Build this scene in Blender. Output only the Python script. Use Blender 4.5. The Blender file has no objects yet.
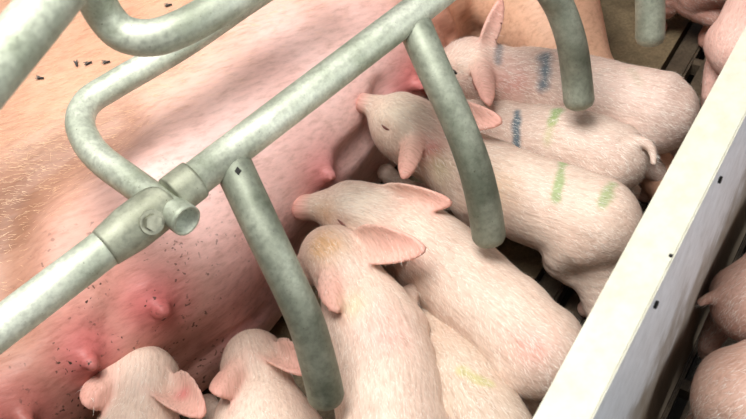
import bpy, bmesh, math, random
import numpy as np
from mathutils import Vector, Matrix
from mathutils.bvhtree import BVHTree

random.seed(7)
RNG = np.random.default_rng(7)
scene = bpy.context.scene
COL = scene.collection

# ------------------------------------------------------------------ camera
FPX, CX, CY = 900.0, 373.0, 209.5
PITCH, ROLL, CAMH = math.radians(49.2), math.radians(14.0), 1.1
_F = np.array([0, math.cos(PITCH), -math.sin(PITCH)])
_R0 = np.array([1.0, 0, 0])
_D0 = np.array([0, -math.sin(PITCH), -math.cos(PITCH)])
_R = math.cos(ROLL) * _R0 + math.sin(ROLL) * _D0
_D = -math.sin(ROLL) * _R0 + math.cos(ROLL) * _D0
_C = np.array([0, 0, CAMH])

cam_data = bpy.data.cameras.new('camera')
cam_data.sensor_width = 36.0
cam_data.lens = 36.0 * FPX / 746.0
cam_data.clip_start = 0.02
cam_data.dof.use_dof = True
cam_data.dof.focus_distance = 1.15
cam_data.dof.aperture_fstop = 9.0
cam = bpy.data.objects.new('camera', cam_data)
COL.objects.link(cam)
cam.matrix_world = Matrix((
    (_R[0], -_D[0], -_F[0], _C[0]),
    (_R[1], -_D[1], -_F[1], _C[1]),
    (_R[2], -_D[2], -_F[2], _C[2]),
    (0, 0, 0, 1)))
scene.camera = cam

# ------------------------------------------------------------------ light and exposure
world = bpy.data.worlds.new('barn_air')
scene.world = world
world.use_nodes = True
world.node_tree.nodes['Background'].inputs[0].default_value = (0.95, 1.0, 1.0, 1)
world.node_tree.nodes['Background'].inputs[1].default_value = 0.11


def area_light(name, loc, target, sx, sy, watts, color):
    l = bpy.data.lights.new(name, 'AREA')
    l.shape = 'RECTANGLE'
    l.size, l.size_y = sx, sy
    l.energy = watts
    l.color = color
    o = bpy.data.objects.new(name, l)
    COL.objects.link(o)
    o.location = loc
    d = Vector(target) - Vector(loc)
    o.rotation_euler = d.to_track_quat('-Z', 'Y').to_euler()
    return o


area_light('ceiling_light', (-0.15, 0.62, 1.95), (-0.1, 0.85, 0.1), 0.9, 0.8, 50, (1.0, 0.985, 0.96))
area_light('far_fill_light', (-1.6, 2.2, 1.7), (0.0, 0.8, 0.1), 1.2, 1.0, 10, (1.0, 0.97, 0.93))  # unseen fill lamp, added to put highlights on the rails
area_light('aisle_fill_light', (2.4, -1.1, 1.15), (0.3, 0.5, 0.3), 1.2, 0.7, 40, (0.96, 0.99, 1.0))  # added fill lamp out of view, brightens the partition's side panel

vs = scene.view_settings
vs.view_transform = 'Standard'
vs.look = 'None'
vs.exposure = 0.08
vs.gamma = 1.0
vs.use_curve_mapping = False


# ------------------------------------------------------------------ helpers
def ray(px, py):
    return _F + _R * ((px - CX) / FPX) + _D * ((py - CY) / FPX)


def P(px, py, z):
    d = ray(px, py)
    return _C + d * ((z - CAMH) / d[2])


def depth_of(p):
    return float((np.asarray(p) - _C) @ _F)


def PD(px, py, depth):
    return _C + ray(px, py) * depth


def lin(r, g, b):
    def f(c):
        c /= 255.0
        return c / 12.92 if c <= 0.04045 else ((c + 0.055) / 1.055) ** 2.4
    return np.array([f(r), f(g), f(b)])


def norm(v):
    v = np.asarray(v, float)
    return v / max(np.linalg.norm(v), 1e-9)


def tag(o, label=None, cat=None, group=None, kind=None):
    if label: o['label'] = label
    if cat: o['category'] = cat
    if group: o['group'] = group
    if kind: o['kind'] = kind
    return o


def empty(name, loc):
    o = bpy.data.objects.new(name, None)
    o.empty_display_size = 0.05
    COL.objects.link(o)
    o.location = loc
    return o


def link(name, me, mat, parent=None):
    """World-space mesh data linked as one object; keeps its place under a parent."""
    o = bpy.data.objects.new(name, me)
    COL.objects.link(o)
    if mat is not None and not me.materials:
        me.materials.append(mat)
    if parent is not None:
        o.parent = parent
        o.matrix_parent_inverse = Matrix.Translation(parent.location).inverted() if parent.type == 'EMPTY' else Matrix.Identity(4)
    return o


def mesh_np(name, v, faces, smooth=True):
    me = bpy.data.meshes.new(name)
    v = np.asarray(v, np.float32)
    f = np.asarray(faces, np.int32)
    n = f.shape[1]
    me.vertices.add(len(v))
    me.vertices.foreach_set('co', v.ravel())
    me.loops.add(f.size)
    me.loops.foreach_set('vertex_index', f.ravel())
    me.polygons.add(len(f))
    me.polygons.foreach_set('loop_start', np.arange(0, f.size, n, dtype=np.int32))
    me.polygons.foreach_set('use_smooth', np.full(len(f), smooth, bool))
    me.update(calc_edges=True)
    return me


def from_bm(name, bm, smooth=False):
    bmesh.ops.recalc_face_normals(bm, faces=bm.faces[:])
    me = bpy.data.meshes.new(name)
    bm.to_mesh(me)
    bm.free()
    if smooth:
        me.polygons.foreach_set('use_smooth', np.ones(len(me.polygons), bool))
    return me


def set_attr(me, name, arr):
    a = me.attributes.new(name, 'FLOAT_COLOR' if arr.shape[1] == 4 else 'FLOAT_VECTOR', 'POINT')
    a.data.foreach_set('color' if arr.shape[1] == 4 else 'vector', np.asarray(arr, np.float32).ravel())


def hash3(i, j, k, s):
    h = (i * 374761393 + j * 668265263 + k * 2147483647 + s * 144665) & 0xffffffff
    h = ((h ^ (h >> 13)) * 1274126177) & 0xffffffff
    return ((h ^ (h >> 16)) & 0xffff) / 65535.0


def vnoise(p, scale, seed=0):
    q = np.asarray(p) * scale
    i = np.floor(q).astype(np.int64)
    f = q - i
    f = f * f * (3 - 2 * f)
    r = 0
    for dx in (0, 1):
        for dy in (0, 1):
            for dz in (0, 1):
                w = (f[:, 0] if dx else 1 - f[:, 0]) * (f[:, 1] if dy else 1 - f[:, 1]) * (f[:, 2] if dz else 1 - f[:, 2])
                r = r + w * hash3(i[:, 0] + dx, i[:, 1] + dy, i[:, 2] + dz, seed)
    return r


def catmull(pts, sub):
    pts = np.asarray(pts, float)
    out = []
    n = len(pts)
    for i in range(n - 1):
        p0, p1, p2, p3 = pts[max(i - 1, 0)], pts[i], pts[i + 1], pts[min(i + 2, n - 1)]
        for k in range(sub):
            t = k / sub
            out.append(0.5 * ((2 * p1) + (-p0 + p2) * t + (2 * p0 - 5 * p1 + 4 * p2 - p3) * t * t + (-p0 + 3 * p1 - 3 * p2 + p3) * t ** 3))
    out.append(pts[-1])
    return np.array(out)


# ------------------------------------------------------------------ implicit surfaces -> one continuous body mesh
def smin(a, b, k):
    h = np.clip(0.5 + 0.5 * (b - a) / k, 0, 1)
    return b + (a - b) * h - k * h * (1 - h)


def d_cone(p, a, b, ra, rb):
    ab = b - a
    t = np.clip(((p - a) @ ab) / max(ab @ ab, 1e-12), 0, 1)
    q = p - a - t[:, None] * ab
    return np.sqrt((q * q).sum(1)) - (ra + t * (rb - ra))


def d_chain(p, nodes):
    d = None
    for i in range(len(nodes) - 1):
        e = d_cone(p, nodes[i, :3], nodes[i + 1, :3], nodes[i, 3], nodes[i + 1, 3])
        d = e if d is None else np.minimum(d, e)
    return d


def polygonize(fn, lo, hi, h):
    """Naive surface nets over a two-level grid."""
    K = 4
    lo = np.asarray(lo, float)
    n = np.ceil((np.asarray(hi) - lo) / (h * K)).astype(int) + 1
    H = h * K
    ax = [lo[i] + (np.arange(n[i]) + 0.5) * H - 0.5 * h for i in range(3)]
    g = np.stack(np.meshgrid(*ax, indexing='ij'), -1).reshape(-1, 3)
    dc = np.concatenate([fn(c) for c in np.array_split(g, max(1, len(g) // 60000))]).reshape(n)
    D = np.repeat(np.repeat(np.repeat(dc, K, 0), K, 1), K, 2)
    act = np.argwhere(np.abs(dc) < 6.0 * h)
    off = np.stack(np.meshgrid(*[np.arange(K)] * 3, indexing='ij'), -1).reshape(-1, 3)
    idx = (act[:, None, :] * K + off[None]).reshape(-1, 3)
    pts = lo + idx * h
    vals = np.concatenate([fn(c) for c in np.array_split(pts, max(1, len(pts) // 60000))])
    D[idx[:, 0], idx[:, 1], idx[:, 2]] = vals
    S = D < 0
    s8 = [S[dx:S.shape[0] - 1 + dx, dy:S.shape[1] - 1 + dy, dz:S.shape[2] - 1 + dz] for dx in (0, 1) for dy in (0, 1) for dz in (0, 1)]
    cnt = sum(s.astype(np.int8) for s in s8)
    cells = np.argwhere((cnt > 0) & (cnt < 8))
    cid = np.full(cnt.shape, -1, np.int64)
    cid[cells[:, 0], cells[:, 1], cells[:, 2]] = np.arange(len(cells))
    cor = np.array([[dx, dy, dz] for dx in (0, 1) for dy in (0, 1) for dz in (0, 1)])
    acc = np.zeros((len(cells), 3))
    num = np.zeros(len(cells))
    for a in range(8):
        for b in range(a + 1, 8):
            if np.abs(cor[a] - cor[b]).sum() != 1: continue
            ca, cb = cells + cor[a], cells + cor[b]
            va = D[ca[:, 0], ca[:, 1], ca[:, 2]]
            vb = D[cb[:, 0], cb[:, 1], cb[:, 2]]
            m = (va < 0) != (vb < 0)
            t = np.where(m, va / np.where(m, va - vb, 1), 0)
            acc += np.where(m[:, None], cor[a] + t[:, None] * (cor[b] - cor[a]), 0)
            num += m
    v = lo + (cells + acc / num[:, None]) * h
    quads = []
    for axis in range(3):
        o1, o2 = [(1, 2), (2, 0), (0, 1)][axis]
        sl0 = [slice(None)] * 3
        sl1 = [slice(None)] * 3
        sl0[axis] = slice(0, -1)
        sl1[axis] = slice(1, None)
        A, B = S[tuple(sl0)], S[tuple(sl1)]
        e = np.argwhere(A != B)
        e = e[(e[:, o1] > 0) & (e[:, o2] > 0) & (e[:, o1] < S.shape[o1] - 1) & (e[:, o2] < S.shape[o2] - 1)]
        flip = A[e[:, 0], e[:, 1], e[:, 2]]
        q = []
        for da, db in ((-1, -1), (0, -1), (0, 0), (-1, 0)):
            c = e.copy()
            c[:, o1] += da
            c[:, o2] += db
            q.append(cid[c[:, 0], c[:, 1], c[:, 2]])
        q = np.stack(q, 1)
        q[~flip] = q[~flip][:, ::-1]
        quads.append(q)
    q = np.concatenate(quads)
    q = q[(q >= 0).all(1)]
    return v, q


def vert_normals(v, q):
    n = np.cross(v[q[:, 2]] - v[q[:, 0]], v[q[:, 3]] - v[q[:, 1]])
    vn = np.zeros_like(v)
    for k in range(4):
        np.add.at(vn, q[:, k], n)
    return vn / np.maximum(np.linalg.norm(vn, axis=1), 1e-12)[:, None]


def bvh_of(v, q):
    return BVHTree.FromPolygons([tuple(x) for x in v.tolist()], q.tolist())


def hit(bvh, px, py):
    d = Vector(ray(px, py)).normalized()
    loc, nrm, i, dist = bvh.ray_cast(Vector(_C), d)
    return (np.array(loc), np.array(nrm)) if loc is not None else (None, None)


def hair_mesh(name, v, q, vn, flow, count, length, width, lift, keep=None, seed=1):
    """Fine tapering bristles rooted on the skin, combed along the flow."""
    rng = np.random.default_rng(seed)
    area = np.linalg.norm(np.cross(v[q[:, 2]] - v[q[:, 0]], v[q[:, 3]] - v[q[:, 1]]), axis=1)
    if keep is not None:
        area = area * keep[q].mean(1)
    fi = rng.choice(len(q), count, p=area / area.sum())
    w = rng.random((count, 4)) + 0.05
    w /= w.sum(1, keepdims=True)
    root = (v[q[fi]] * w[..., None]).sum(1)
    n = (vn[q[fi]] * w[..., None]).sum(1)
    n /= np.linalg.norm(n, axis=1, keepdims=True)
    f = (flow[q[fi]] * w[..., None]).sum(1) + rng.normal(0, 0.28, (count, 3))
    f -= n * (f * n).sum(1, keepdims=True)
    f /= np.maximum(np.linalg.norm(f, axis=1, keepdims=True), 1e-6)
    L = (length * rng.uniform(0.55, 1.25, count))[:, None]
    side = np.cross(f, n) * width * 0.5
    l1 = lift * rng.uniform(0.5, 1.6, count)[:, None]
    mid = root + f * L * 0.5 + n * L * l1 * 0.62
    tip = root + f * L + n * L * l1 * 0.85
    root = root - n * 0.0006
    vv = np.stack([root - side, root + side, mid + side * 0.8, mid - side * 0.8, tip], 1).reshape(-1, 3)
    b = np.arange(count)[:, None] * 5
    tris = np.concatenate([b + [0, 1, 2], b + [0, 2, 3], b + [3, 2, 4]])
    return mesh_np(name, vv, tris)


# ------------------------------------------------------------------ materials
def new_mat(name):
    m = bpy.data.materials.new(name)
    m.use_nodes = True
    nt = m.node_tree
    b = nt.nodes['Principled BSDF']
    return m, nt, b


def nd(nt, typ, **kw):
    n = nt.nodes.new(typ)
    for k, v in kw.items():
        setattr(n, k, v)
    return n


def noise(nt, vec, scale, detail=3, rough=0.55):
    n = nd(nt, 'ShaderNodeTexNoise')
    n.inputs['Scale'].default_value = scale
    n.inputs['Detail'].default_value = detail
    n.inputs['Roughness'].default_value = rough
    if vec is not None: nt.links.new(vec, n.inputs['Vector'])
    return n


def ramp(nt, fac, stops):
    r = nd(nt, 'ShaderNodeValToRGB')
    e = r.color_ramp.elements
    while len(e) < len(stops): e.new(0.5)
    for i, (p, c) in enumerate(stops):
        e[i].position = p
        e[i].color = (c, c, c, 1) if not hasattr(c, '__len__') else (*c, 1)
    nt.links.new(fac, r.inputs['Fac'])
    return r


def mix(nt, mode, fac, a, b):
    m = nd(nt, 'ShaderNodeMix', data_type='RGBA', blend_type=mode)
    for s, x in ((0, fac), (6, a), (7, b)):
        if isinstance(x, (int, float)): m.inputs[s].default_value = x
        elif isinstance(x, (tuple, list, np.ndarray)): m.inputs[s].default_value = (*x[:3], 1)
        else: nt.links.new(x, m.inputs[s])
    return m.outputs[2]


def bump(nt, b, height, strength, dist, prev=None):
    n = nd(nt, 'ShaderNodeBump')
    n.inputs['Strength'].default_value = strength
    n.inputs['Distance'].default_value = dist
    nt.links.new(height, n.inputs['Height'])
    if prev is not None: nt.links.new(prev, n.inputs['Normal'])
    if b is not None: nt.links.new(n.outputs[0], b.inputs['Normal'])
    return n.outputs[0]


def skin_material(name, streak, blotch, specks, rough=0.5, sss=0.12, amt=0.8):
    m, nt, b = new_mat(name)
    col = nd(nt, 'ShaderNodeAttribute', attribute_name='skin').outputs['Color']
    flow = nd(nt, 'ShaderNodeAttribute', attribute_name='flow').outputs['Vector']
    dirt = nd(nt, 'ShaderNodeAttribute', attribute_name='dirt').outputs['Vector']
    geo = nd(nt, 'ShaderNodeTexCoord').outputs['Object']
    st = noise(nt, flow, streak, 4, 0.65).outputs['Fac']
    bl = noise(nt, geo, blotch, 4, 0.6).outputs['Fac']
    c = mix(nt, 'MULTIPLY', amt, col, ramp(nt, st, [(0.32, (0.6, 0.5, 0.44)), (0.5, (0.95, 0.94, 0.93)), (0.66, (1.12, 1.12, 1.12))]).outputs[0])
    c = mix(nt, 'MULTIPLY', 0.7, c, ramp(nt, bl, [(0.3, (0.92, 0.82, 0.79)), (0.62, (1.06, 1.05, 1.04))]).outputs[0])
    # caked mud specks, only where the dirt mask says so
    sp = noise(nt, geo, specks, 2, 0.4).outputs['Fac']
    big = noise(nt, geo, specks * 0.16, 2).outputs['Fac']
    sep = nd(nt, 'ShaderNodeSeparateXYZ')
    nt.links.new(dirt, sep.inputs[0])
    k = nd(nt, 'ShaderNodeMath', operation='MULTIPLY')
    nt.links.new(ramp(nt, sp, [(0.635, 0), (0.67, 1)]).outputs[0], k.inputs[0])
    nt.links.new(ramp(nt, big, [(0.47, 0), (0.58, 1)]).outputs[0], k.inputs[1])
    k2 = nd(nt, 'ShaderNodeMath', operation='MULTIPLY')
    nt.links.new(k.outputs[0], k2.inputs[0])
    nt.links.new(sep.outputs[0], k2.inputs[1])
    c = mix(nt, 'MIX', k2.outputs[0], c, (0.05, 0.028, 0.018))
    nt.links.new(c, b.inputs['Base Color'])
    b.inputs['Roughness'].default_value = rough
    b.inputs['Specular IOR Level'].default_value = 0.35
    b.inputs['Subsurface Weight'].default_value = sss
    b.inputs['Subsurface Radius'].default_value = (1.0, 0.35, 0.25)
    b.inputs['Subsurface Scale'].default_value = 0.006
    h1 = bump(nt, None, st, 0.5, 0.0012)
    h2 = bump(nt, None, noise(nt, flow, streak * 0.28, 3).outputs['Fac'], 0.45, 0.004, h1)
    bump(nt, b, bl, 0.25, 0.004, h2)
    return m


def plain_mat(name, color, rough=0.6, metal=0.0, var=0.0, scale=30, bumpd=0.0, spec=0.5):
    m, nt, b = new_mat(name)
    b.inputs['Roughness'].default_value = rough
    b.inputs['Metallic'].default_value = metal
    b.inputs['Specular IOR Level'].default_value = spec
    b.inputs['Base Color'].default_value = (*color, 1)
    if var:
        geo = nd(nt, 'ShaderNodeTexCoord').outputs['Object']
        n = noise(nt, geo, scale, 5).outputs['Fac']
        c = mix(nt, 'MULTIPLY', 1.0, tuple(color), ramp(nt, n, [(0.3, 1 - var), (0.7, 1 + var)]).outputs[0])
        nt.links.new(c, b.inputs['Base Color'])
        if bumpd: bump(nt, b, n, 0.5, bumpd)
    return m


def galvanised(name, dull, bright):
    m, nt, b = new_mat(name)
    geo = nd(nt, 'ShaderNodeTexCoord').outputs['Object']
    big = noise(nt, geo, 14, 4).outputs['Fac']
    fine = noise(nt, geo, 190, 4, 0.7).outputs['Fac']
    vor = nd(nt, 'ShaderNodeTexVoronoi')
    vor.inputs['Scale'].default_value = 120
    nt.links.new(geo, vor.inputs['Vector'])
    c = mix(nt, 'MIX', ramp(nt, big, [(0.35, 0), (0.68, 1)]).outputs[0], dull, bright)
    c = mix(nt, 'MULTIPLY', 0.6, c, ramp(nt, fine, [(0.34, 0.62), (0.6, 1.1)]).outputs[0])
    c = mix(nt, 'MULTIPLY', 0.25, c, ramp(nt, vor.outputs['Color'], [(0.0, 0.6), (1.0, 1.1)]).outputs[0])
    sp = noise(nt, geo, 330, 2).outputs['Fac']
    c = mix(nt, 'MIX', ramp(nt, sp, [(0.70, 0), (0.75, 0.75)]).outputs[0], c, (0.09, 0.075, 0.05))
    nt.links.new(c, b.inputs['Base Color'])
    b.inputs['Metallic'].default_value = 0.6
    nt.links.new(ramp(nt, fine, [(0.3, 0.5), (0.7, 0.7)]).outputs[0], b.inputs['Roughness'])
    bump(nt, b, fine, 0.3, 0.0006)
    return m


def slab_material(name, c0, c1, wet=0.5):
    m, nt, b = new_mat(name)
    geo = nd(nt, 'ShaderNodeTexCoord').outputs['Object']
    a = noise(nt, geo, 22, 6, 0.65).outputs['Fac']
    f = noise(nt, geo, 220, 3).outputs['Fac']
    c = mix(nt, 'MIX', ramp(nt, a, [(0.35, 0), (0.65, 1)]).outputs[0], c0, c1)
    c = mix(nt, 'MULTIPLY', 0.8, c, ramp(nt, f, [(0.3, 0.6), (0.65, 1.1)]).outputs[0])
    nt.links.new(c, b.inputs['Base Color'])
    b.inputs['Roughness'].default_value = wet
    h = bump(nt, None, f, 0.4, 0.001)
    bump(nt, b, a, 0.5, 0.003, h)
    return m


def board_material(name, base, stain, low):
    """Old white plastic board: yellowed skin, scuffs, brown muck along the foot."""
    m, nt, b = new_mat(name)
    geo = nd(nt, 'ShaderNodeTexCoord').outputs['Object']
    mp = nd(nt, 'ShaderNodeMapping')
    mp.inputs['Rotation'].default_value = (0, 0, -WALL_ANG)
    mp.inputs['Scale'].default_value = (3, 40, 22)
    nt.links.new(geo, mp.inputs['Vector'])
    a = noise(nt, mp.outputs[0], 1.0, 5, 0.6).outputs['Fac']
    f = noise(nt, geo, 60, 5, 0.65).outputs['Fac']
    c = mix(nt, 'MIX', ramp(nt, f, [(0.4, 0), (0.75, 0.55)]).outputs[0], base, stain)
    if low is not None:
        sep = nd(nt, 'ShaderNodeSeparateXYZ')
        nt.links.new(geo, sep.inputs[0])
        ad = nd(nt, 'ShaderNodeMath', operation='MULTIPLY_ADD')
        nt.links.new(a, ad.inputs[0])
        ad.inputs[1].default_value = 0.22
        nt.links.new(sep.outputs[2], ad.inputs[2])
        c = mix(nt, 'MIX', ramp(nt, ad.outputs[0], [(0.26, 0.9), (0.33, 0.7), (0.40, 0.2), (0.5, 0)]).outputs[0], c, low)
    nt.links.new(c, b.inputs['Base Color'])
    b.inputs['Roughness'].default_value = 0.5
    bump(nt, b, f, 0.25, 0.001)
    return m


WA = norm(P(746, 25, 0.44) - P(532, 419, 0.44))          # run of the pen partition and of the floor slats
WN = np.array([WA[1], -WA[0], 0.0])                       # towards the neighbouring pen
WALL_ANG = math.atan2(WA[1], WA[0])
UA = np.array([math.cos(math.radians(35)), math.sin(math.radians(35)), 0])   # run of the crate and of the sow
VA = np.array([-UA[1], UA[0], 0.0])

M_PIGLET = skin_material('piglet_skin', 1.0, 16, 330, 0.55, 0.06, 0.5)
M_SOW = skin_material('sow_skin', 1.0, 9, 170, 0.5, 0.06, 0.48)
M_HAIR = plain_mat('white_bristle', lin(250, 244, 234), 0.45, spec=0.3)
M_SOWHAIR = plain_mat('sow_bristle', lin(236, 196, 158), 0.45, spec=0.3)
M_STEEL = galvanised('galvanised_steel', lin(166, 173, 153), lin(214, 218, 202))
M_HINGE = galvanised('worn_hinge_steel', lin(136, 138, 118), lin(190, 193, 174))
M_FINGER = galvanised('darker_finger_steel', lin(112, 118, 102), lin(172, 177, 160))  # darker, duller galvanised tone shared by all finger bars
M_DARKHOLE = plain_mat('dark_bore', (0.012, 0.011, 0.009), 0.8)
M_RUST = plain_mat('worn_bolt', lin(150, 150, 132), 0.5, 0.5, 0.3, 120)
M_EYE = plain_mat('wet_eye', (0.016, 0.011, 0.01), 0.18)
M_LID = plain_mat('closed_eyelid', lin(120, 70, 60), 0.5)
M_FLY = plain_mat('fly_black', (0.012, 0.011, 0.012), 0.35)
M_WING = plain_mat('fly_wing', (0.10, 0.09, 0.08), 0.3)
M_SLAB = slab_material('dirty_solid_floor', lin(112, 96, 72), lin(146, 128, 98), 0.55)
M_SLAT = slab_material('dirty_slat', lin(62, 52, 44), lin(112, 98, 80), 0.45)
M_PIT = plain_mat('slurry_pit', (0.02, 0.017, 0.013), 0.5)
M_CAP = board_material('cream_board_edge', lin(198, 196, 180), lin(170, 163, 138), None)
M_BOARD = board_material('grey_board_face', lin(224, 225, 230), lin(186, 186, 190), lin(112, 92, 62))


# ------------------------------------------------------------------ floor (structure)
def wpt(a, n, z):
    q = WA * a + WN * n
    return (q[0], q[1], z)


def wbox(bm, a0, a1, n0, n1, z0, z1):
    vs_ = [bm.verts.new(wpt(a, n, z)) for a in (a0, a1) for n in (n0, n1) for z in (z0, z1)]
    for f in ((0, 1, 3, 2), (4, 6, 7, 5), (0, 4, 5, 1), (2, 3, 7, 6), (0, 2, 6, 4), (1, 5, 7, 3)):
        bm.faces.new([vs_[i] for i in f])


SLOT0 = float(P(655, 78, 0) @ WN)
bm = bmesh.new()
wbox(bm, -1.4, 3.2, -2.6, SLOT0, -0.05, 0.0)
floor = link('floor', from_bm('floor', bm), M_SLAB)
tag(floor, 'dirty tan solid lying area beside the dark slotted floor', None, None, 'structure')
n0 = SLOT0 + 0.007
bm = bmesh.new()
wbox(bm, -1.0, 2.6, 0, 0.035, -0.03, 0.0)
bmesh.ops.bevel(bm, geom=bm.edges[:], offset=0.004, segments=2, affect='EDGES')
slat_me = from_bm('slat', bm)
for i in range(24):
    o = link('slat', slat_me, M_SLAT, floor)
    o.location = Vector(WN * (n0 + 0.05 * i))
bm = bmesh.new()
wbox(bm, 0, 0.016, n0 + 0.03, n0 + 1.2, -0.03, -0.006)
rib_me = from_bm('cross_rib', bm)
for i in range(24):
    o = link('cross_rib', rib_me, M_SLAT, floor)
    o.location = Vector(WA * (-0.95 + 0.15 * i + 0.062))
bm = bmesh.new()
wbox(bm, -1.4, 3.2, SLOT0 - 0.2, 1.3, -0.42, -0.4)
link('pit_bottom', from_bm('pit_bottom', bm), M_PIT, floor)

# ------------------------------------------------------------------ pen partition
NL = float(P(532, 419, 0.44) @ WN)
part = empty('pen_partition', (*wpt(0.6, NL + 0.02, 0)[:2], 0.0))
tag(part, 'white plastic pen partition with cream top edge and scuffed grey side', 'partition')
WT, WH = 0.041, 0.44
bm = bmesh.new()
wbox(bm, -0.6, 2.2, NL + 0.003, NL + WT - 0.002, 0.0, WH - 0.004)
bmesh.ops.bevel(bm, geom=[e for e in bm.edges if abs((e.verts[0].co - e.verts[1].co).z) < 1e-4], offset=0.006, segments=3, affect='EDGES')
link('board', from_bm('board', bm), M_BOARD, part)
bm = bmesh.new()
wbox(bm, -0.6, 2.2, NL, NL + WT, WH - 0.004, WH)
bmesh.ops.bevel(bm, geom=bm.edges[:], offset=0.0015, segments=2, affect='EDGES')
link('top_edge', from_bm('top_edge', bm), M_CAP, part)


def disc_mesh(name, c, n, r, depth, seg=14, sx=1.0, rot=0.0):
    """Short plug along n, used for bores, bolts and screw heads."""
    n = norm(n)
    t = norm(np.cross(n, [0.3, 0.2, 0.9]))
    b = np.cross(n, t)
    t, b = t * math.cos(rot) + b * math.sin(rot), -t * math.sin(rot) + b * math.cos(rot)
    bm = bmesh.new()
    rings = []
    for k in (-depth, 0.0):
        rings.append([bm.verts.new(np.asarray(c) + n * k + (t * math.cos(a) * sx + b * math.sin(a)) * r) for a in np.linspace(0, 2 * math.pi, seg, endpoint=False)])
    for i in range(seg):
        bm.faces.new((rings[0][i], rings[0][(i + 1) % seg], rings[1][(i + 1) % seg], rings[1][i]))
    bm.faces.new(rings[1])
    bm.faces.new(rings[0][::-1])
    return from_bm(name, bm)


for px, py in ((721, 180), (657, 305), (672, 256)):
    d = ray(px, py)
    t = ((NL + WT) - _C @ WN) / (d @ WN)
    link('screw_hole', disc_mesh('screw_hole', _C + d * t + WN * 0.0005, WN, 0.0038 if px != 672 else 0.0016, 0.003), M_DARKHOLE, part)

# ------------------------------------------------------------------ sow
P_LEGK, P_LEGH = P(566, 72, 0.10), P(500, -70, 0.21)
TEATS = [(157, 306, 1.0), (86, 358, 1.0), (324, 172, 0.85), (411, 82, 1.0), (20, 415, 1.0)]
SU = np.array([-1.05, -0.9, -0.62, -0.35, -0.1, 0.15, 0.45, 0.75, 1.0, 1.2, 1.3])
SHV = np.array([0.02, 0.13, 0.25, 0.35, 0.385, 0.395, 0.385, 0.345, 0.30, 0.2, 0.02])
SHZ = np.array([0.02, 0.13, 0.17, 0.195, 0.20, 0.195, 0.195, 0.195, 0.19, 0.14, 0.02])
SVC = np.array([1.02, 1.02, 1.05, 1.09, 1.105, 1.105, 1.105, 1.115, 1.15, 1.17, 1.18])
MOUNDS = [  # u, v, z, ru, rv, rz : the milk-full glands along the upper row
    (0.25, 0.86, 0.15, 0.14, 0.145, 0.165),
    (0.10, 0.88, 0.15, 0.11, 0.13, 0.15),
    (-0.05, 0.86, 0.14, 0.13, 0.13, 0.15),
    (-0.25, 0.88, 0.12, 0.13, 0.13, 0.14),
    (0.44, 0.91, 0.15, 0.12, 0.13, 0.16),
    (0.62, 0.93, 0.16, 0.12, 0.12, 0.16),
    (0.20, 0.82, 0.06, 0.24, 0.11, 0.075),
    (0.56, 0.88, 0.07, 0.22, 0.10, 0.085),
]


def sow_field(p):
    u, v, z = p @ UA, p @ VA, p[:, 2]
    hv, hz, vc = np.interp(u, SU, SHV), np.interp(u, SU, SHZ), np.interp(u, SU, SVC)
    zc = hz * 0.98
    e = 2.1
    q = ((np.abs(v - vc) / hv) ** e + (np.abs(z - zc) / hz) ** e) ** (1 / e)
    d = (q - 1) * np.minimum(hv, hz) * 0.9
    d = np.maximum(d, np.maximum(-1.03 - u, u - 1.28))
    for (mu, mv, mz, ru, rv, rz) in MOUNDS:
        k = np.sqrt(((u - mu) / ru) ** 2 + ((v - mv) / rv) ** 2 + ((z - mz) / rz) ** 2)
        d = smin(d, (k - 1) * min(ru, rv, rz), 0.05)
    # head, off to the lower left
    def w(a, b, c): return UA * a + VA * b + np.array([0, 0, c])
    head = np.array([[*w(-0.92, 0.98, 0.17), 0.17], [*w(-1.18, 0.9, 0.14), 0.13], [*w(-1.4, 0.85, 0.1), 0.07], [*w(-1.47, 0.84, 0.1), 0.065]])
    d = smin(d, d_chain(p, catmull(head, 3)), 0.08)
    # hind legs: thigh folded forward over the flank, shank to the floor
    fu = np.array([[*P_LEGH, 0.135], [*((P_LEGH + P_LEGK) / 2), 0.108], [*P_LEGK, 0.075], [*(P(640, 150, 0.055)), 0.035], [*(P(668, 188, 0.04)), 0.03]])
    d = smin(d, d_chain(p, fu), 0.025)
    lo_ = np.array([[*w(0.98, 1.0, 0.1), 0.1], [*w(0.97, 0.78, 0.07), 0.06], [*w(0.93, 0.62, 0.035), 0.032]])
    d = smin(d, d_chain(p, lo_), 0.03)
    # fore leg, off to the lower left
    fl = np.array([[*w(-0.5, 0.9, 0.2), 0.11], [*w(-0.58, 0.62, 0.16), 0.06], [*w(-0.48, 0.42, 0.1), 0.035], [*w(-0.46, 0.34, 0.06), 0.03]])
    d = smin(d, d_chain(p, fl), 0.03)
    # creases: behind the shoulder and along the groin
    for pts, dep, wd in SOW_CREASES:
        k = None
        for a, b in zip(pts[:-1], pts[1:]):
            e2 = d_cone(p, a, b, 0, 0)
            k = e2 if k is None else np.minimum(k, e2)
        d = d + dep * np.exp(-(k / wd) ** 2)
    # teats
    for (tp, td, s) in SOW_TEATS:
        d = smin(d, d_cone(p, tp - td * 0.014, tp + td * 0.004 * s, 0.028 * s, 0.014 * s), 0.014)
        rad = np.sqrt(((p - tp) ** 2).sum(1))
        d = d + 0.0032 * np.exp(-((rad - 0.0135 * s) / 0.0035) ** 2)
        d = smin(d, d_cone(p, tp, tp + td * 0.019 * s, 0.0098 * s, 0.0078 * s), 0.004)
    return np.maximum(d, 0.001 - z)


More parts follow.
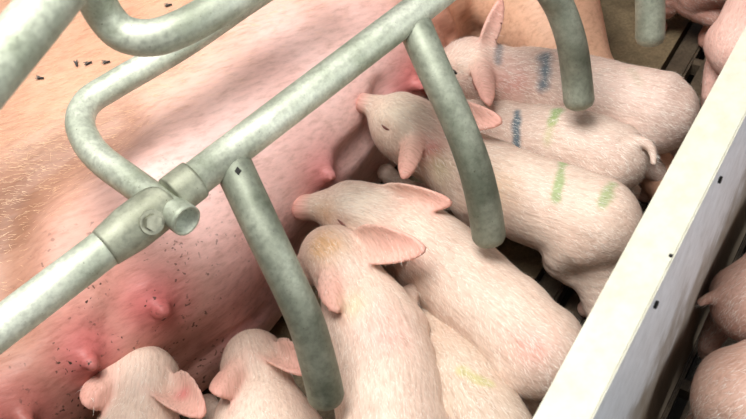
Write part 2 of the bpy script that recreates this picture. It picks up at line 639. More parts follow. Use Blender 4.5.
CREASE_PX = [  # photo polyline, depth, width
    ([(112, 124), (75, 148), (38, 172), (8, 205), (-6, 260), (-8, 330)], 0.030, 0.034),
    ([(60, 165), (30, 205), (8, 262)], 0.008, 0.012),
    ([(24, 178), (2, 200)], 0.006, 0.010),
    ([(447, -10), (462, 18), (478, 36)], 0.014, 0.013),
    ([(425, -5), (436, 22), (452, 40)], 0.012, 0.010),
    ([(408, 10), (418, 36), (432, 56)], 0.007, 0.010),
    ([(345, 160), (372, 132), (384, 90)], 0.010, 0.018),
    ([(105, 335), (122, 300), (120, 265)], 0.007, 0.022),
    ([(185, 375), (225, 340), (262, 312)], 0.006, 0.009),
]
SOW_CREASES, SOW_TEATS = [], []
lo_s, hi_s = (-1.75, -0.35, -0.02), (1.2, 2.25, 0.45)
v0, q0 = polygonize(sow_field, lo_s, hi_s, 0.016)
bv = bvh_of(v0, q0)
for pts, dep, wd in CREASE_PX:
    h3 = [hit(bv, a, b)[0] for a, b in pts]
    h3 = [h_ for h_ in h3 if h_ is not None]
    if len(h3) > 1: SOW_CREASES.append((h3, dep, wd))
for px, py, s in TEATS:
    loc, nrm = hit(bv, px, py)
    if loc is not None:
        SOW_TEATS.append((loc, norm(norm(nrm) + np.array([0, 0, -0.1]) - VA * 0.35), s))
sv, sq = polygonize(sow_field, lo_s, hi_s, 0.0062)
sow_bvh = bvh_of(sv, sq)
svn = vert_normals(sv, sq)
su_, sv_, sz_ = sv @ UA, sv @ VA, sv[:, 2]
# skin colour: tan flank, pink udder, red round the teats
n1, n2, n3 = vnoise(sv, 5, 1), vnoise(sv, 14, 2), vnoise(sv, 40, 3)
tan_, pink, red, dusk = lin(204, 160, 134), lin(236, 198, 191), lin(198, 96, 100), lin(178, 120, 92)
bv_line = np.interp(su_, [-0.3, 0.0, 0.25, 0.45, 0.65, 0.85], [0.84, 0.86, 0.95, 0.97, 0.98, 0.96])
kp = np.clip((bv_line - sv_ + 0.10 * (n1 - 0.5) + 0.05 * (n2 - 0.5)) / 0.16, 0, 1)
kp *= np.clip((0.80 - su_) / 0.12, 0, 1)
kn = np.clip((0.24 - su_ + 0.06 * (n1 - 0.5)) / 0.10, 0, 1)[:, None]      # skin darkened towards the fore end, where the lamp overlights it
pinks = pink * (1 - kn) + lin(204, 154, 140) * kn
colr = tan_ * (1 - kp[:, None]) + pinks * kp[:, None]
colr *= (1 - 0.14 * kn * (1 - kp[:, None]))
kd = np.clip((n2 * 0.6 + n3 * 0.4 - 0.45) * 2.2, 0, 1) * 0.45
colr = colr * (1 - kd[:, None] * (1 - kp[:, None])) + dusk * kd[:, None] * (1 - kp[:, None])
kr = np.zeros(len(sv))
for tp, td, s in SOW_TEATS:
    kr = np.maximum(kr, np.exp(-(np.linalg.norm(sv - tp, axis=1) / (0.05 * s)) ** 2) * (0.6 + 0.6 * n2))
flush, _ = hit(sow_bvh, 250, 300)
if flush is not None:
    kr = np.maximum(kr, 0.62 * np.exp(-(np.linalg.norm(sv - flush, axis=1) / 0.085) ** 2) * (0.3 + n2))
kr = np.clip(kr, 0, 0.8)[:, None]
colr = colr * (1 - kr) + red * kr
# shade of the shoulder fold painted in brown over dirty skin
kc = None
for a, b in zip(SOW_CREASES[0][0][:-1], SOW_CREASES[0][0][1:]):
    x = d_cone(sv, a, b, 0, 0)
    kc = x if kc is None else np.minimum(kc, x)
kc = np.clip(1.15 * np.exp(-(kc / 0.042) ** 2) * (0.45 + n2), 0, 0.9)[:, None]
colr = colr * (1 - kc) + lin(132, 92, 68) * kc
# shade painted brown on the down-facing lower udder, near end
mp_, _ = hit(sow_bvh, 40, 412)
if mp_ is not None:
    km = np.clip(0.6 * np.exp(-(np.linalg.norm(sv - mp_, axis=1) / 0.09) ** 2) * (0.4 + n2 + 0.4 * n3), 0, 0.7)[:, None]
    colr = colr * (1 - km) + lin(134, 88, 76) * km
# groin and thigh: browner, dustier skin
gp = P(450, 20, 0.25)
kg = np.clip(np.exp(-(np.linalg.norm((sv - gp)[:, :2], axis=1) / 0.085) ** 2), 0, 1)[:, None] * 0.65
colr = colr * (1 - kg) + lin(168, 112, 88) * kg
kt = np.clip((su_ - 0.80) / 0.06, 0, 1)[:, None] * (1 - kg)
colr = colr * (1 - kt) + lin(216, 174, 146) * kt
sow_me = mesh_np('sow', sv, sq)
set_attr(sow_me, 'skin', np.concatenate([colr, np.ones((len(sv), 1))], 1))
set_attr(sow_me, 'flow', np.stack([su_ * 34 - sv_ * 12, sv_ * 140 + su_ * 50, sz_ * 140], 1))
dmask = np.clip(np.exp(-((su_ - 0.06) / 0.22) ** 2) * np.clip((0.86 - sv_) / 0.1, 0, 1) + 0.0, 0, 1)
set_attr(sow_me, 'dirt', np.stack([dmask] * 3, 1))
sow = link('sow', sow_me, M_SOW)
tag(sow, 'large pink sow lying on her side suckling the litter behind steel bars', 'sow')
flow_dir = UA * 0.75 - VA * 0.55 + np.array([0, 0, -0.3])
vis = np.clip((su_ + 0.25) / 0.1, 0, 1) * np.clip((1.3 - su_) / 0.1, 0, 1) * np.clip((1.45 - sv_) / 0.1, 0, 1) * (0.25 + 0.75 * (1 - kp)) * (sz_ > 0.06) * np.clip((sv_ - 0.83) / 0.07, 0, 1)
hair = link('hair', hair_mesh('hair', sv, sq, svn, np.tile(flow_dir, (len(sv), 1)), 42000, 0.013, 0.00034, 0.10, vis, 3), M_SOWHAIR, sow)
tag(hair, None, None, None, 'stuff')


# ------------------------------------------------------------------ piglets
def ear_field(p, e):
    r = p - e['b']
    a, b, c = r @ e['t'], r @ e['s'], r @ e['n']
    L, W = e['L'], e['W']
    x = a / L
    c = c - e['cup'] * (b * b) / W + e['bend'] * L * np.clip(x, -0.2, 1.3) ** 2
    We = W * (1.0 - 0.30 * np.clip(x - 0.4, -0.5, 0.7))
    q = np.sqrt(((a - 0.44 * L) / (0.56 * L)) ** 2 + (b / We) ** 2)
    dp = (q - 1) * min(W, 0.56 * L) * 0.9
    th = e['th'] * (1.0 - 0.2 * np.clip(x, 0, 1))
    dy = np.abs(c) - th
    return 0.68 * (np.minimum(np.maximum(dp, dy), 0) + np.sqrt(np.maximum(dp, 0) ** 2 + np.maximum(dy, 0) ** 2) - 0.0012)


GROUP = 'piglets around the sow'


def piglet(label, spine, ears=(), eyes=(), marks=(), legs='FH', tail=None, base=(220, 198, 182), hairs=11000, res=0.0032,
           feet=(), dirt=0.0, tints=(), plain_head=False):
    nodes = []
    for px, py, z, r in spine:
        q = P(px, py, z)
        nodes.append([*q, r * depth_of(q) / FPX])
    nodes = np.array(nodes)
    face = nodes[1] * 0.5 + nodes[2] * 0.5
    face[3] = nodes[1, 3] * 0.42 + nodes[2, 3] * 0.55
    prof = np.vstack([nodes[:2] * [1, 1, 1, 0.93], face, nodes[2] * [1, 1, 1, 1.07], nodes[3:]])
    sp = catmull(prof, 4)
    sp[:, 3] = np.maximum(sp[:, 3], 0.004)
    head = nodes[2]
    hd = depth_of(head[:3])
    rump, shoulder = nodes[-1], nodes[-3]
    axis = norm((rump[:3] - shoulder[:3]) * [1, 1, 0])
    lat = np.array([-axis[1], axis[0], 0])
    limbs = []
    up = np.array([0, 0, 1.0])

    def limb(c, r, s, kind):
        k = r / 0.06
        if kind == 'H':
            a = c + lat * s * r * 0.52 - up * r * 0.12 - axis * r * 0.1
            kn = c + lat * s * r * 0.62 - axis * r * 0.45 - up * r * 0.85
            hk = np.array([*(c + lat * s * r * 0.62 + axis * r * 0.45)[:2], min(0.06, c[2] * 0.45)])
            ft = np.array([*(c + lat * s * r * 0.62 + axis * r * 0.12)[:2], 0.012])
            return np.array([[*a, 0.036 * k], [*kn, 0.029 * k], [*hk, 0.0135], [*ft, 0.0125]])
        a = c + lat * s * r * 0.55 - up * r * 0.15
        el = np.array([*(c + lat * s * r * 0.62 + axis * r * 0.2)[:2], c[2] * 0.55])
        cp = np.array([*(c + lat * s * r * 0.6 - axis * r * 0.15)[:2], c[2] * 0.28])
        ft = np.array([*(c + lat * s * r * 0.6 - axis * r * 0.05)[:2], 0.012])
        return np.array([[*a, 0.034 * k], [*el, 0.022 * k], [*cp, 0.0135], [*ft, 0.0125]])

    for s in (-1, 1):
        if 'H' in legs: limbs.append(catmull(limb(rump[:3], rump[3], s, 'H'), 3))
        if 'F' in legs: limbs.append(catmull(limb(shoulder[:3], shoulder[3], s, 'F'), 3))
    for path in feet:
        limbs.append(catmull(np.array([[*P(a, b, c), r * depth_of(P(a, b, c)) / FPX] for a, b, c, r in path]), 3))
    if tail:
        tn = np.array([[*P(a, b, c), r * depth_of(P(a, b, c)) / FPX] for a, b, c, r in tail])
        limbs.append(catmull(tn, 4))
    def march(px, py):
        r_ = ray(px, py)
        ts = np.linspace(hd - 0.14, hd + 0.1, 400)
        dv = d_chain(_C + ts[:, None] * r_, sp)
        ins = np.nonzero(dv < 0)[0]
        return ts[ins[0]] if len(ins) else ts[dv.argmin()]

    E = []
    for e in ears:
        dd = march(e['base'][0], e['base'][1])
        b = PD(e['base'][0], e['base'][1], dd + e.get('sink', 0.004))
        t_ = PD(e['tip'][0], e['tip'][1], dd - e['tip'][2])
        t = norm(t_ - b)
        n = norm(_C - b)
        n = norm(n - t * (n @ t))
        s = np.cross(n, t)
        a = math.radians(e.get('roll', 0))
        n, s = n * math.cos(a) + s * math.sin(a), s * math.cos(a) - n * math.sin(a)
        E.append(dict(b=b, t=t, n=n, s=s, L=float(np.linalg.norm(t_ - b)), W=e['w'] * hd / FPX * 0.5, th=e.get('th', 0.0029),
                      cup=e.get('cup', 0.5), bend=e.get('bend', 0.12)))
    tip, muz = nodes[0, :3], nodes[1, :3]
    autoeyes = []
    if plain_head:      # head turned out of the photograph: ordinary ears and eyes
        fwd = norm(muz - head[:3])
        hl = norm(np.cross(fwd, up))
        hu = np.cross(hl, fwd)
        for k in (-1, 1):
            t = norm(-fwd * 0.75 + hl * k * 0.65 - hu * 0.05)
            n = norm(hu - t * (hu @ t))
            E.append(dict(b=head[:3] + (hl * k * 0.55 + hu * 0.72 - fwd * 0.25) * head[3], t=t, n=n, s=np.cross(n, t), L=0.07, W=0.019, th=0.0026, cup=0.5, bend=0.2))
            autoeyes.append((norm(hl * k * 0.75 + hu * 0.55), fwd))
    sdir = norm(tip - muz)
    sr = nodes[0, 3]

    slat = norm(np.cross(sdir, [0, 0, 1.0]))
    nostrils = [tip + sdir * sr * 0.75 + slat * k * sr * 0.42 for k in (-1, 1)]
    sockets = []
    for (px, py, ang, state) in eyes:
        pt = PD(px, py, march(px, py))
        back = norm(head[:3] - muz)
        outw = norm(pt - head[:3])
        sockets.append((pt, pt + back * 0.010 + norm(np.array([0, 0, 1.0]) - outw * outw[2]) * 0.007))

    def field(p):
        d = d_chain(p, sp)
        for l in limbs:
            d = smin(d, d_chain(p, l), 0.009)
        # snout disc and nostrils
        d = smin(d, d_cone(p, tip - sdir * 0.002, tip + sdir * 0.003, sr * 1.12, sr * 1.12) , 0.005)
        pl = (p - tip) @ sdir - (sr * 0.75)
        d = -smin(-d, -pl, 0.004)
        d = d + 0.0034 * (FOLD(p) - 0.5)
        for e in E:
            d = smin(d, ear_field(p, e), 0.007)
        for pt, bw in sockets:
            d = d + 0.0042 * np.exp(-((p - pt) ** 2).sum(1) / 0.0105 ** 2) - 0.0035 * np.exp(-((p - bw) ** 2).sum(1) / 0.011 ** 2)
        for pt in nostrils:
            d = d + 0.0035 * np.exp(-((p - pt) ** 2).sum(1) / 0.0032 ** 2)
        return d

    def FOLD(p):
        x = p @ axis * 55
        return vnoise(np.stack([x, (p @ lat) * 16, p[:, 2] * 16], 1), 1.0, len(label))

    allp = np.concatenate([sp] + limbs)
    lo = (allp[:, :3] - allp[:, 3:4]).min(0) - 0.012
    hi = (allp[:, :3] + allp[:, 3:4]).max(0) + 0.012
    for e in E:
        for k in (-1, 1):
            q = e['b'] + e['t'] * e['L'] * 1.05
            for c in (e['b'] + k * e['s'] * e['W'], q + k * e['s'] * e['W']):
                lo = np.minimum(lo, c - 0.035)
                hi = np.maximum(hi, c + 0.035)
    v, q = polygonize(field, lo, hi, res)
    vn = vert_normals(v, q)
    bvh = bvh_of(v, q)
    # colours
    n1, n2 = vnoise(v, 22, 5), vnoise(v, 70, 6)
    bc = lin(*base)
    c = np.tile(bc, (len(v), 1)) * (0.94 + 0.12 * n1)[:, None]
    pinkc, deep = lin(228, 168, 154), lin(220, 146, 138)

    def blend(k, colour):
        nonlocal c
        k = np.clip(k, 0, 1)[:, None]
        c = c * (1 - k) + np.asarray(colour) * k

    for e in E:
        de = ear_field(v, e)
        along = np.clip(((v - e['b']) @ e['t']) / e['L'], 0, 1)
        blend(np.exp(-np.clip(de, 0, None) / 0.004) * (0.35 + 0.5 * along), pinkc)
    ds = np.linalg.norm(v - (tip + sdir * sr * 0.5), axis=1)
    blend(np.clip(1.5 - ds / (sr * 1.25), 0, 0.8), deep)
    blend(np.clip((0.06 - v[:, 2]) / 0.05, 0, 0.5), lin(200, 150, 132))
    for pt, bw in sockets:
        blend(0.55 * np.exp(-((v - pt) ** 2).sum(1) / 0.012 ** 2), lin(196, 146, 132))
    for (px, py, rad, colour, amt) in tints:
        h_, _ = hit(bvh, px, py)
        if h_ is None: continue
        blend(amt * np.exp(-(np.linalg.norm(v - h_, axis=1) / rad) ** 2) * (0.5 + n2), lin(*colour))
    for (pts, wpx, colour, amt) in marks:
        hs = [hit(bvh, a, b)[0] for a, b in np.array([np.array(p0) + (np.array(p1) - np.array(p0)) * t for p0, p1 in zip(pts[:-1], pts[1:]) for t in np.linspace(0, 1, 7)])]
        hs = [h_ for h_ in hs if h_ is not None]
        if len(hs) < 2: continue
        dm = None
        for a, b in zip(hs[:-1], hs[1:]):
            x = d_cone(v, a, b, 0, 0)
            dm = x if dm is None else np.minimum(dm, x)
        rr = wpx * depth_of(hs[0]) / FPX * 0.5
        blend(amt * np.clip(1.35 - dm / rr + 0.9 * (n2 - 0.5), 0, 1), lin(*colour))
    flow = np.zeros((len(v), 3))
    # nearest spine tangent, pointing from head to tail
    seg = sp[:, :3]
    tang = np.gradient(seg, axis=0)
    tang /= np.maximum(np.linalg.norm(tang, axis=1, keepdims=True), 1e-9)
    cum = np.concatenate([[0], np.cumsum(np.linalg.norm(np.diff(seg, axis=0), axis=1))])
    near = np.empty(len(v), int)
    for ch in np.array_split(np.arange(len(v)), 8):
        near[ch] = ((v[ch, None, :] - seg[None]) ** 2).sum(2).argmin(1)
    tg = tang[near]
    s_al = cum[near] + ((v - seg[near]) * tg).sum(1)
    latv = np.cross(tg, [0, 0, 1.0])
    latv /= np.maximum(np.linalg.norm(latv, axis=1, keepdims=True), 1e-6)
    upv = np.cross(latv, tg)
    rel = v - seg[near]
    fl = np.stack([s_al * 48, (rel * latv).sum(1) * 330, (rel * upv).sum(1) * 330], 1)
    flow = tg + np.array([0, 0, -0.35])
    root = empty('piglet', (float(nodes[-2][0]), float(nodes[-2][1]), 0.0))
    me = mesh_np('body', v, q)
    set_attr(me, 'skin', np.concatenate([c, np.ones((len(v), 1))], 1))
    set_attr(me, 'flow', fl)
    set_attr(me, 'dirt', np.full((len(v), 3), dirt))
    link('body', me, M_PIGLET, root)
    keep = np.where(ds < sr * 1.6, 0.0, 1.0) * (v[:, 2] > 0.03)
    for e in E:
        keep *= np.where(ear_field(v, e) < 0.002, 0.12, 1.0)
    h_ = link('hair', hair_mesh('hair', v, q, vn, flow, hairs, 0.0100, 0.0003, 0.18, keep, len(label)), M_HAIR, root)
    tag(h_, None, None, None, 'stuff')
    for (px, py, ang, state) in eyes:
        loc, nrm = hit(bvh, px, py)
        if loc is None: continue
        # an almond lid set into the skin
        n = norm(nrm)
        a = math.radians(ang)
        t = _R * math.cos(a) + _D * math.sin(a)
        t = norm(t - n * (t @ n))
        b = np.cross(n, t)
        la, lb, lc = (0.0082, 0.0042, 0.003) if state == 'open' else (0.009, 0.0018, 0.0018)
        bm = bmesh.new()
        bmesh.ops.create_icosphere(bm, subdivisions=2, radius=1.0)
        for vv in bm.verts:
            x, y, z = vv.co
            vv.co = Vector(loc + n * 0.0003 + t * x * la + b * y * lb * (1 - 0.6 * x * x) + n * z * lc + (b * -0.0018 * (1 - x * x) if state != 'open' else b * 0))
        link('eye', from_bm('eye', bm, True), M_EYE if state == 'open' else M_LID, root)
    for od, fw in autoeyes:
        org = head[:3] + fw * head[3] * 0.55
        loc, nrm, _, _ = bvh.ray_cast(Vector(org + od * 0.12), Vector(-od))
        if loc is None: continue
        n = norm(nrm)
        t = norm(fw - n * (fw @ n))
        b = np.cross(n, t)
        bm = bmesh.new()
        bmesh.ops.create_icosphere(bm, subdivisions=2, radius=1.0)
        for vv in bm.verts:
            x, y, z = vv.co
            vv.co = Vector(np.array(loc) + t * x * 0.007 + b * y * 0.0036 * (1 - 0.6 * x * x) + n * z * 0.0024)
        link('eye', from_bm('eye', bm, True), M_EYE, root)
    tag(root, label, 'piglet', GROUP)
    return root


BLUE, GREEN, GREY = (74, 104, 118), (122, 160, 96), (120, 128, 126)

# far piglet against the thigh
piglet('piglet with blue smears on neck and head, farthest in the suckling row',
       [(428, 84, .19, 10), (443, 78, .19, 17), (471, 70, .185, 30), (506, 80, .17, 33), (545, 86, .155, 38), (605, 100, .145, 40), (655, 112, .15, 42)],
       ears=[dict(base=(481, 54, 0), tip=(490, 98, .055), w=21, roll=20, cup=-.6, bend=.1),
             dict(base=(484, 46, 0), tip=(502, 1, .01), w=17, roll=-25, cup=.3, bend=.05)],
       eyes=[(453, 72, 15, 'open')],
       marks=[([(547, 55), (544, 84)], 15, BLUE, .85), ([(500, 45), (498, 62)], 9, BLUE, .6), ([(497, 39), (508, 40)], 12, (150, 176, 180), .45),
              ([(530, 45), (560, 52)], 10, GREY, .35), ([(632, 70), (640, 84)], 10, (150, 150, 120), .3)],
       tints=[(512, 80, .03, (214, 148, 138), .5), (462, 60, .028, (238, 218, 198), .6)], base=(206, 182, 170))  # base darkened for the dimmer far side; pale tint paints a lit head
# second
piglet('piglet with one blue and one green stripe on its back, tail hanging down',
       [(428, 104, .12, 9), (438, 108, .12, 15), (458, 116, .12, 25), (490, 128, .13, 31), (525, 138, .135, 35), (573, 146, .145, 38), (611, 158, .15, 37)],
       tail=[(634, 140, .19, 5.5), (646, 143, .192, 4.6), (653, 152, .185, 4), (654, 163, .178, 3.6)],
       marks=[([(517, 112), (516, 147)], 9, BLUE, .9), ([(557, 110), (552, 122)], 12, GREEN, .8), ([(552, 122), (547, 140)], 12, (178, 184, 130), .45)], base=(208, 186, 172))  # base darkened in place of the weaker light on this side
# third
piglet('piglet with two pale green stripes, snout raised high against the udder',
       [(364, 103, .25, 8.5), (377, 108, .245, 14), (407, 129, .225, 33), (441, 153, .19, 35), (482, 178, .165, 42), (540, 203, .155, 45), (596, 222, .16, 46)],
       ears=[dict(base=(415, 131, 0), tip=(404, 173, .04), w=21, roll=-10, cup=-.7, bend=.1),
             dict(base=(440, 112, .0), tip=(497, 121, .045), w=28, roll=0, cup=.4, bend=.1)],
       eyes=[(386, 127, 25, 'shut')],
       feet=[[(440, 195, .10, 14), (410, 192, .06, 10), (386, 173, .10, 9)], [(596, 240, .13, 36), (602, 270, .095, 30), (607, 302, .06, 24), (609, 335, .03, 15)]],
       marks=[([(563, 163), (556, 198)], 10, GREEN, .7), ([(613, 184), (602, 203)], 12, GREEN, .65)],
       tints=[(430, 150, .022, (218, 150, 146), .7), (440, 168, .02, (190, 190, 140), .55), (495, 190, .03, (238, 200, 160), .5), (398, 112, .035, (242, 226, 204), .8)], base=(214, 192, 176))  # base darkened for light falloff; palest tint paints the light on the head
# fourth
piglet('long pale piglet stretched diagonally with its pink snout on a teat',
       [(303, 207, .20, 12), (322, 207, .20, 18), (358, 214, .19, 32), (402, 232, .17, 39), (440, 262, .16, 45), (494, 310, .155, 48), (540, 352, .155, 48)],
       ears=[dict(base=(388, 193, 0), tip=(447, 204, .035), w=25, roll=-12, cup=.5, bend=.1),
             dict(base=(366, 232, .045), tip=(404, 250, .04), w=24, roll=30, cup=.4, bend=.1)],
       eyes=[(342, 222, 30, 'shut')], tints=[(325, 215, .02, (206, 172, 140), .7), (530, 345, .028, (222, 160, 148), .6), (365, 205, .035, (244, 230, 212), .8), (410, 225, .035, (240, 222, 204), .5)], dirt=.15, base=(212, 190, 174))  # the two palest tints paint light falling on head and neck
# fifth
piglet('piglet with tan forehead and both ears showing behind the curved bar, back towards the viewer',
       [(298, 280, .15, 11), (309, 270, .17, 18), (334, 257, .20, 30), (354, 288, .195, 35), (372, 330, .18, 50), (386, 380, .165, 55), (392, 440, .165, 55)],
       ears=[dict(base=(360, 243, 0), tip=(418, 249, .075), w=36, roll=0, cup=.5, bend=.08),
             dict(base=(334, 266, 0), tip=(337, 308, .055), w=27, roll=15, cup=-.8, bend=.05)],
       feet=[[(396, 318, .16, 18), (406, 300, .17, 12), (413, 290, .17, 8)]],
       tints=[(325, 245, .022, (216, 166, 104), .8), (385, 330, .03, (228, 168, 160), .55), (352, 305, .016, (206, 198, 160), .6)], dirt=.15)
# sixth
piglet('piglet wedged between two larger ones with a faint yellow green smudge on its back',
       [(368, 268, .03, 9), (380, 280, .05, 15), (402, 304, .075, 27), (428, 335, .105, 34), (452, 372, .12, 44), (482, 425, .13, 48), (508, 470, .13, 46)],
       marks=[([(462, 372), (490, 384)], 12, (186, 184, 128), .8)], base=(200, 180, 162))  # dimmer light at the lower right is painted into the darker base
# seventh
piglet('piglet seen from behind its folded ears with its nose under the udder',
       [(246, 346, .06, 10), (249, 347, .10, 17), (255, 366, .155, 32), (262, 398, .155, 36), (264, 440, .145, 56), (268, 495, .145, 60), (272, 560, .145, 58)],
       ears=[dict(base=(243, 362, 0), tip=(218, 392, .055), w=34, roll=-20, cup=-.9, bend=.05),
             dict(base=(276, 353, 0), tip=(306, 371, .05), w=28, roll=15, cup=.8, bend=.05)],
       feet=[[(225, 425, .10, 18), (212, 412, .05, 12), (206, 400, .02, 11)]], hairs=6500)
# eighth
piglet('piglet at the near end of the row with two round pink ears spread wide',
       [(138, 362, .08, 10), (140, 362, .12, 17), (146, 381, .175, 32), (141, 412, .17, 35), (136, 450, .16, 48), (132, 505, .16, 56), (128, 565, .16, 56)],
       ears=[dict(base=(118, 370, 0), tip=(87, 404, .045), w=38, roll=-15, cup=-.7, bend=.05),
             dict(base=(168, 388, 0), tip=(201, 413, .045), w=36, roll=15, cup=.7, bend=.05)], hairs=6500,
       tints=[(183, 394, .010, (214, 110, 110), .6)])
# beyond the row, against the partition
piglet('pink piglet squeezed against the far end of the white partition',
       [(885, -190, .06, 11), (872, -170, .08, 17), (850, -140, .11, 27), (820, -95, .13, 31), (800, -60, .14, 34), (772, -5, .145, 36), (746, 46, .15, 37)],
       base=(232, 192, 180), hairs=6000, plain_head=True)
piglet('shaded piglet standing at the top edge beyond the dark floor slots',
       [(610, -70, .10, 10), (622, -66, .11, 16), (642, -58, .12, 28), (662, -48, .125, 32), (678, -40, .13, 36), (702, -36, .135, 38), (722, -30, .135, 36)],
       feet=[[(722, -20, .12, 20), (718, 2, .075, 13), (714, 22, .04, 8), (707, 36, .012, 8)]],
       base=(206, 160, 146), hairs=5000, plain_head=True)
# neighbours beyond the partition
piglet('piglet beyond the partition with a stubby pink tail pointing at the board',
       [(905, 175, .10, 11), (890, 185, .12, 18), (865, 205, .145, 32), (835, 228, .15, 36), (810, 248, .155, 42), (782, 278, .16, 42), (752, 304, .16, 40)],
       tail=[(728, 295, .18, 9), (713, 297, .18, 6.5), (701, 302, .175, 5)], base=(216, 176, 160), hairs=6000, plain_head=True)
piglet('piglet rump in the bottom right corner beyond the partition',
       [(925, 285, .10, 11), (905, 297, .12, 18), (880, 315, .145, 32), (850, 335, .15, 36), (825, 350, .155, 44), (785, 378, .16, 50), (745, 400, .16, 52)],
       base=(214, 176, 158), hairs=6000, plain_head=True)


# ------------------------------------------------------------------ farrowing crate: galvanised tube
def tube(name, path, r, sub=6, seg=18, cap=True, wall=None, flat=None, mat=None, parent=None, cut0=None):
    """Swept round tube; path = list of 3D points, r = radius or list. wall>0 leaves the last end open and hollow."""
    pts = catmull(np.asarray(path, float), sub)
    n = len(pts)
    rr = np.interp(np.linspace(0, 1, n), np.linspace(0, 1, len(r)), r) if hasattr(r, '__len__') else np.full(n, r)
    tan = np.gradient(pts, axis=0)
    tan /= np.linalg.norm(tan, axis=1, keepdims=True)
    up = np.array([0, 0, 1.0]) if abs(tan[0][2]) < 0.9 else np.array([1.0, 0, 0])
    x = norm(np.cross(tan[0], up))
    bm = bmesh.new()
    rings = []

    def ring(c, x, y, rad, fl=1.0):
        return [bm.verts.new(c + (x * math.cos(a) + y * math.sin(a) * fl) * rad) for a in np.linspace(0, 2 * math.pi, seg, endpoint=False)]
    fr = []
    for i in range(n):
        x = norm(x - tan[i] * (x @ tan[i]))
        fr.append((x, np.cross(tan[i], x)))
        rings.append(ring(pts[i], *fr[i], rr[i], flat[i] if flat is not None else 1.0))

    def bridge(a, b):
        for i in range(seg):
            bm.faces.new((a[i], a[(i + 1) % seg], b[(i + 1) % seg], b[i]))
    for a, b in zip(rings[:-1], rings[1:]): bridge(a, b)
    if wall:
        inner = ring(pts[-1], *fr[-1], rr[-1] - wall)
        bridge(rings[-1], inner)
        deep = ring(pts[-1] - tan[-1] * rr[-1] * 1.6, *fr[-1], rr[-1] - wall)
        bridge(inner, deep)
        bm.faces.new(deep)
    elif cap:
        prev = rings[-1]
        for k in (0.35, 0.68, 0.9):
            nx = ring(pts[-1] + tan[-1] * rr[-1] * 0.62 * math.sin(k * math.pi / 2), *fr[-1], rr[-1] * math.cos(k * math.pi / 2))
            bridge(prev, nx)
            prev = nx
        bm.faces.new(prev)
    bm.faces.new(rings[0])
    return link(name, from_bm(name, bm, True), mat or M_STEEL, parent)


RZ = 0.45
RAIL_A, RAIL_B = P(100, 252, RZ), P(405, 19, RZ)
rdir = norm(RAIL_B - RAIL_A)


def on_rail(px, py):
    """Point of the rail line nearest to a pixel's ray at rail height."""
    return RAIL_A + rdir * float((P(px, py, RZ) - RAIL_A) @ rdir)


CR = 0.0195
R0 = RAIL_A - rdir * 0.62
R1 = RAIL_A + rdir * 1.65
crate = empty('farrowing_crate', (float(R0[0]), float(R0[1]), 0.0))
tag(crate, 'galvanised steel tube farrowing crate with curved finger bars over the piglets', 'crate')
J = on_rail(166, 203)        # hinge joint
tube('side_rail', [R0, (R0 + J) / 2, J - rdir * 0.03], CR, 4, 22, parent=crate)
tube('side_rail', [J + rdir * 0.012, (R1 + J) / 2, R1], CR * 0.97, 4, 22, parent=crate)
tube('collar', [J + rdir * q for q in (0.008, 0.0095, 0.012, 0.036, 0.0385, 0.040)], [CR * 0.95, CR * 1.09, CR * 1.12, CR * 1.12, CR * 1.09, CR * 0.95], 2, 24, mat=M_HINGE, parent=crate)
for e, dz in ((R0, 1), (R1, -1)):
    tube('post', [np.array([e[0], e[1], 0.95]), np.array([e[0], e[1], 0.4]), np.array([e[0], e[1], 0.0])], 0.022, 2, 18, parent=crate)

fingers = [
    [on_rail(236, 160) , P(262, 228, .405), P(287, 280, .365), P(306, 322, .325), P(318, 362, .28), P(326, 396, .238)],
    [on_rail(411, 14), P(435, 72, .405), P(457, 120, .365), P(474, 165, .325), P(484, 205, .28), P(489, 236, .240)],
    [on_rail(520, -74), P(545, -20, .405), P(560, 8, .365), P(571, 40, .325), P(576, 72, .28), P(579, 101, .245)],
    [on_rail(590, -128), P(620, -90, .405), P(636, -64, .365), P(646, -38, .325), P(650, 0, .28), P(650, 38, .235)],
    [on_rail(60, 280), P(80, 380, .405), P(106, 440, .365), P(120, 490, .325), P(130, 530, .28), P(136, 570, .24)],
]
for i, pth in enumerate(fingers[:4]):
    pth[0] = pth[0] - np.array([0, 0, 0.009])
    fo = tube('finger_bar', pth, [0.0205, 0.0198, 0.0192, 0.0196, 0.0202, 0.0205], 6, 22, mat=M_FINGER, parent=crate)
    if i < 2:
        px, py = ((238, 171), (411, 22))[i]
        # little square weld hole at the root, set on the tube's near surface
        vv = np.array([w.co for w in fo.data.vertices])
        bvf = BVHTree.FromPolygons([tuple(x) for x in vv.tolist()], [tuple(p.vertices) for p in fo.data.polygons])
        loc, nrm = hit(bvf, px, py)
        if loc is not None:
            link('weld_hole', disc_mesh('weld_hole', loc + norm(nrm) * 0.0012, nrm, 0.0046, 0.006, 4, 0.75, 0.3), M_DARKHOLE, fo)

# loop bar hinged on the rail, crossing the sow and turning along the crate
Bz = RZ + 0.012
hinge_end = P(187, 221, RZ)
tube('loop_bar', [P(330, -52, .45), P(250, -1, .45), P(190, 40, .45), P(150, 64, .45), P(112, 86, .45), P(88, 102, .45), P(80, 122, .45), P(88, 144, .45), P(104, 162, .45), P(130, 181, .45), P(158, 201, .45), hinge_end],
     0.0165, 6, 20, wall=0.0028, parent=crate)
tube('loop_bar', [P(420, -112, .58), P(330, -58, .58), P(250, -12, .58), P(215, 10, .58), P(180, 29, .58), P(150, 38, .582), P(122, 33, .59), P(104, 14, .61), P(92, -12, .64), P(80, -50, .68)],
     0.0180, 6, 20, parent=crate)
tube('top_rail', [P(-120, 190, .74), P(-40, 108, .74), P(10, 50, .74), P(50, 2, .74), P(120, -84, .74), P(260, -250, .74)], 0.0195, 6, 20, parent=crate)

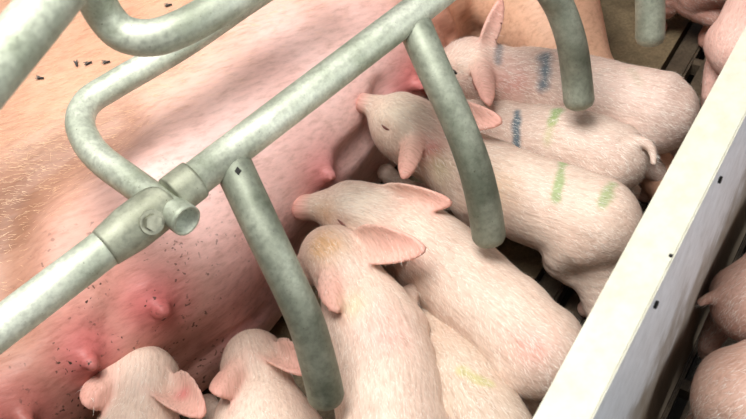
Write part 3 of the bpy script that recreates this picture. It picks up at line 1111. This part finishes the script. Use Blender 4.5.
# hinge plate, bolt and washer
tocam = norm(_C - J)
bn = norm(tocam - rdir * (tocam @ rdir))
side = norm(np.cross(rdir, bn))
pl = bmesh.new()
prof, PR, NA = [], CR * 1.13, 12
for a in np.linspace(-0.075, 0.004, 24):
    k = 1.0 if a < -0.022 else math.sqrt(max(0.0, 1 - ((a + 0.022) / 0.0262) ** 2))
    prof.append((a, max(0.12, 1.38 * k)))
grid = []
for a, ph in prof:
    row = []
    for th in np.linspace(-ph, ph, NA):
        row.append([pl.verts.new(J + rdir * a + (bn * math.cos(th) + side * math.sin(th)) * (min(PR, CR * 0.93 + (a + 0.075) * 0.13) + o)) for o in (0.0025, -0.0025)])
    grid.append(row)
for i in range(len(grid) - 1):
    for j in range(NA - 1):
        a, b, c, d = grid[i][j], grid[i][j + 1], grid[i + 1][j + 1], grid[i + 1][j]
        pl.faces.new((a[0], b[0], c[0], d[0]))
        pl.faces.new((a[1], d[1], c[1], b[1]))
        if j == 0: pl.faces.new((a[0], d[0], d[1], a[1]))
        if j == NA - 2: pl.faces.new((b[0], b[1], c[1], c[0]))
for j in range(NA - 1):
    a, b = grid[0][j], grid[0][j + 1]
    pl.faces.new((a[0], a[1], b[1], b[0]))
    a, b = grid[-1][j], grid[-1][j + 1]
    pl.faces.new((a[0], b[0], b[1], a[1]))
bp = J - rdir * 0.027 + (bn * math.cos(0.3) - side * math.sin(0.3) * (1 if (side @ _D) < 0 else -1)) * PR
bn = norm(bp - (J - rdir * 0.027))
hp = link('hinge_plate', from_bm('hinge_plate', pl, True), M_HINGE, crate)
link('washer', disc_mesh('washer', bp + bn * 0.0045, bn, 0.0125, 0.004, 24), M_RUST, hp)
link('bolt', disc_mesh('bolt', bp + bn * 0.0105, bn, 0.0085, 0.009, 6, 1.0, 0.3), M_RUST, hp)


# ------------------------------------------------------------------ flies on the sow
def fly(px, py, ang, label):
    loc, nrm = hit(sow_bvh, px, py)
    if loc is None: return
    n = norm(nrm)
    a = math.radians(ang)
    t = _R * math.cos(a) + _D * math.sin(a)
    t = norm(t - n * (t @ n))
    b = np.cross(n, t)
    root = empty('fly', tuple(float(x) for x in loc))
    bm = bmesh.new()
    for (cx_, r1, r2) in ((-0.0022, 0.0030, 0.0019), (0.0010, 0.0020, 0.0017), (0.0034, 0.0013, 0.0015)):
        m = bmesh.ops.create_icosphere(bm, subdivisions=2, radius=1.0)
        for vv in m['verts']:
            x, y, z = vv.co
            vv.co = Vector(loc + n * 0.0018 + t * (cx_ + x * r1) + b * y * r2 + n * z * r2 * 0.85)
    for k in (-1, 1):
        for s in (-0.001, 0.0008, 0.0024):
            p0, p1 = loc + n * 0.0016 + t * s, loc + t * (s * 1.8) + b * k * 0.0042 + n * 0.0002
            q = [bm.verts.new(p0 + t * 0.0003), bm.verts.new(p0 - t * 0.0003), bm.verts.new(p1)]
            bm.faces.new(q)
    link('body', from_bm('body', bm, True), M_FLY, root)
    for k in (-1, 1):
        bm = bmesh.new()
        pts = [(0.001, 0.0006), (-0.002, 0.0024), (-0.0058, 0.0030), (-0.0062, 0.0014), (-0.003, 0.0004)]
        bm.faces.new([bm.verts.new(loc + n * 0.0036 + t * x + b * k * y) for x, y in pts])
        link('wing', from_bm('wing', bm), M_WING, root)
    tag(root, label, 'fly', 'flies on the sow')


fly(41, 79, 5, 'black fly on the tan flank, lowest and leftmost of the five')
fly(77, 65, 70, 'left one of the three black flies in a row on the flank')
fly(89, 64, -30, 'middle one of the three black flies in a row on the flank')
fly(107, 63, -20, 'black fly beside the bent loop bar, right end of the row of three')
fly(169, 6, -20, 'lone black fly at the top above the upper loop bar')
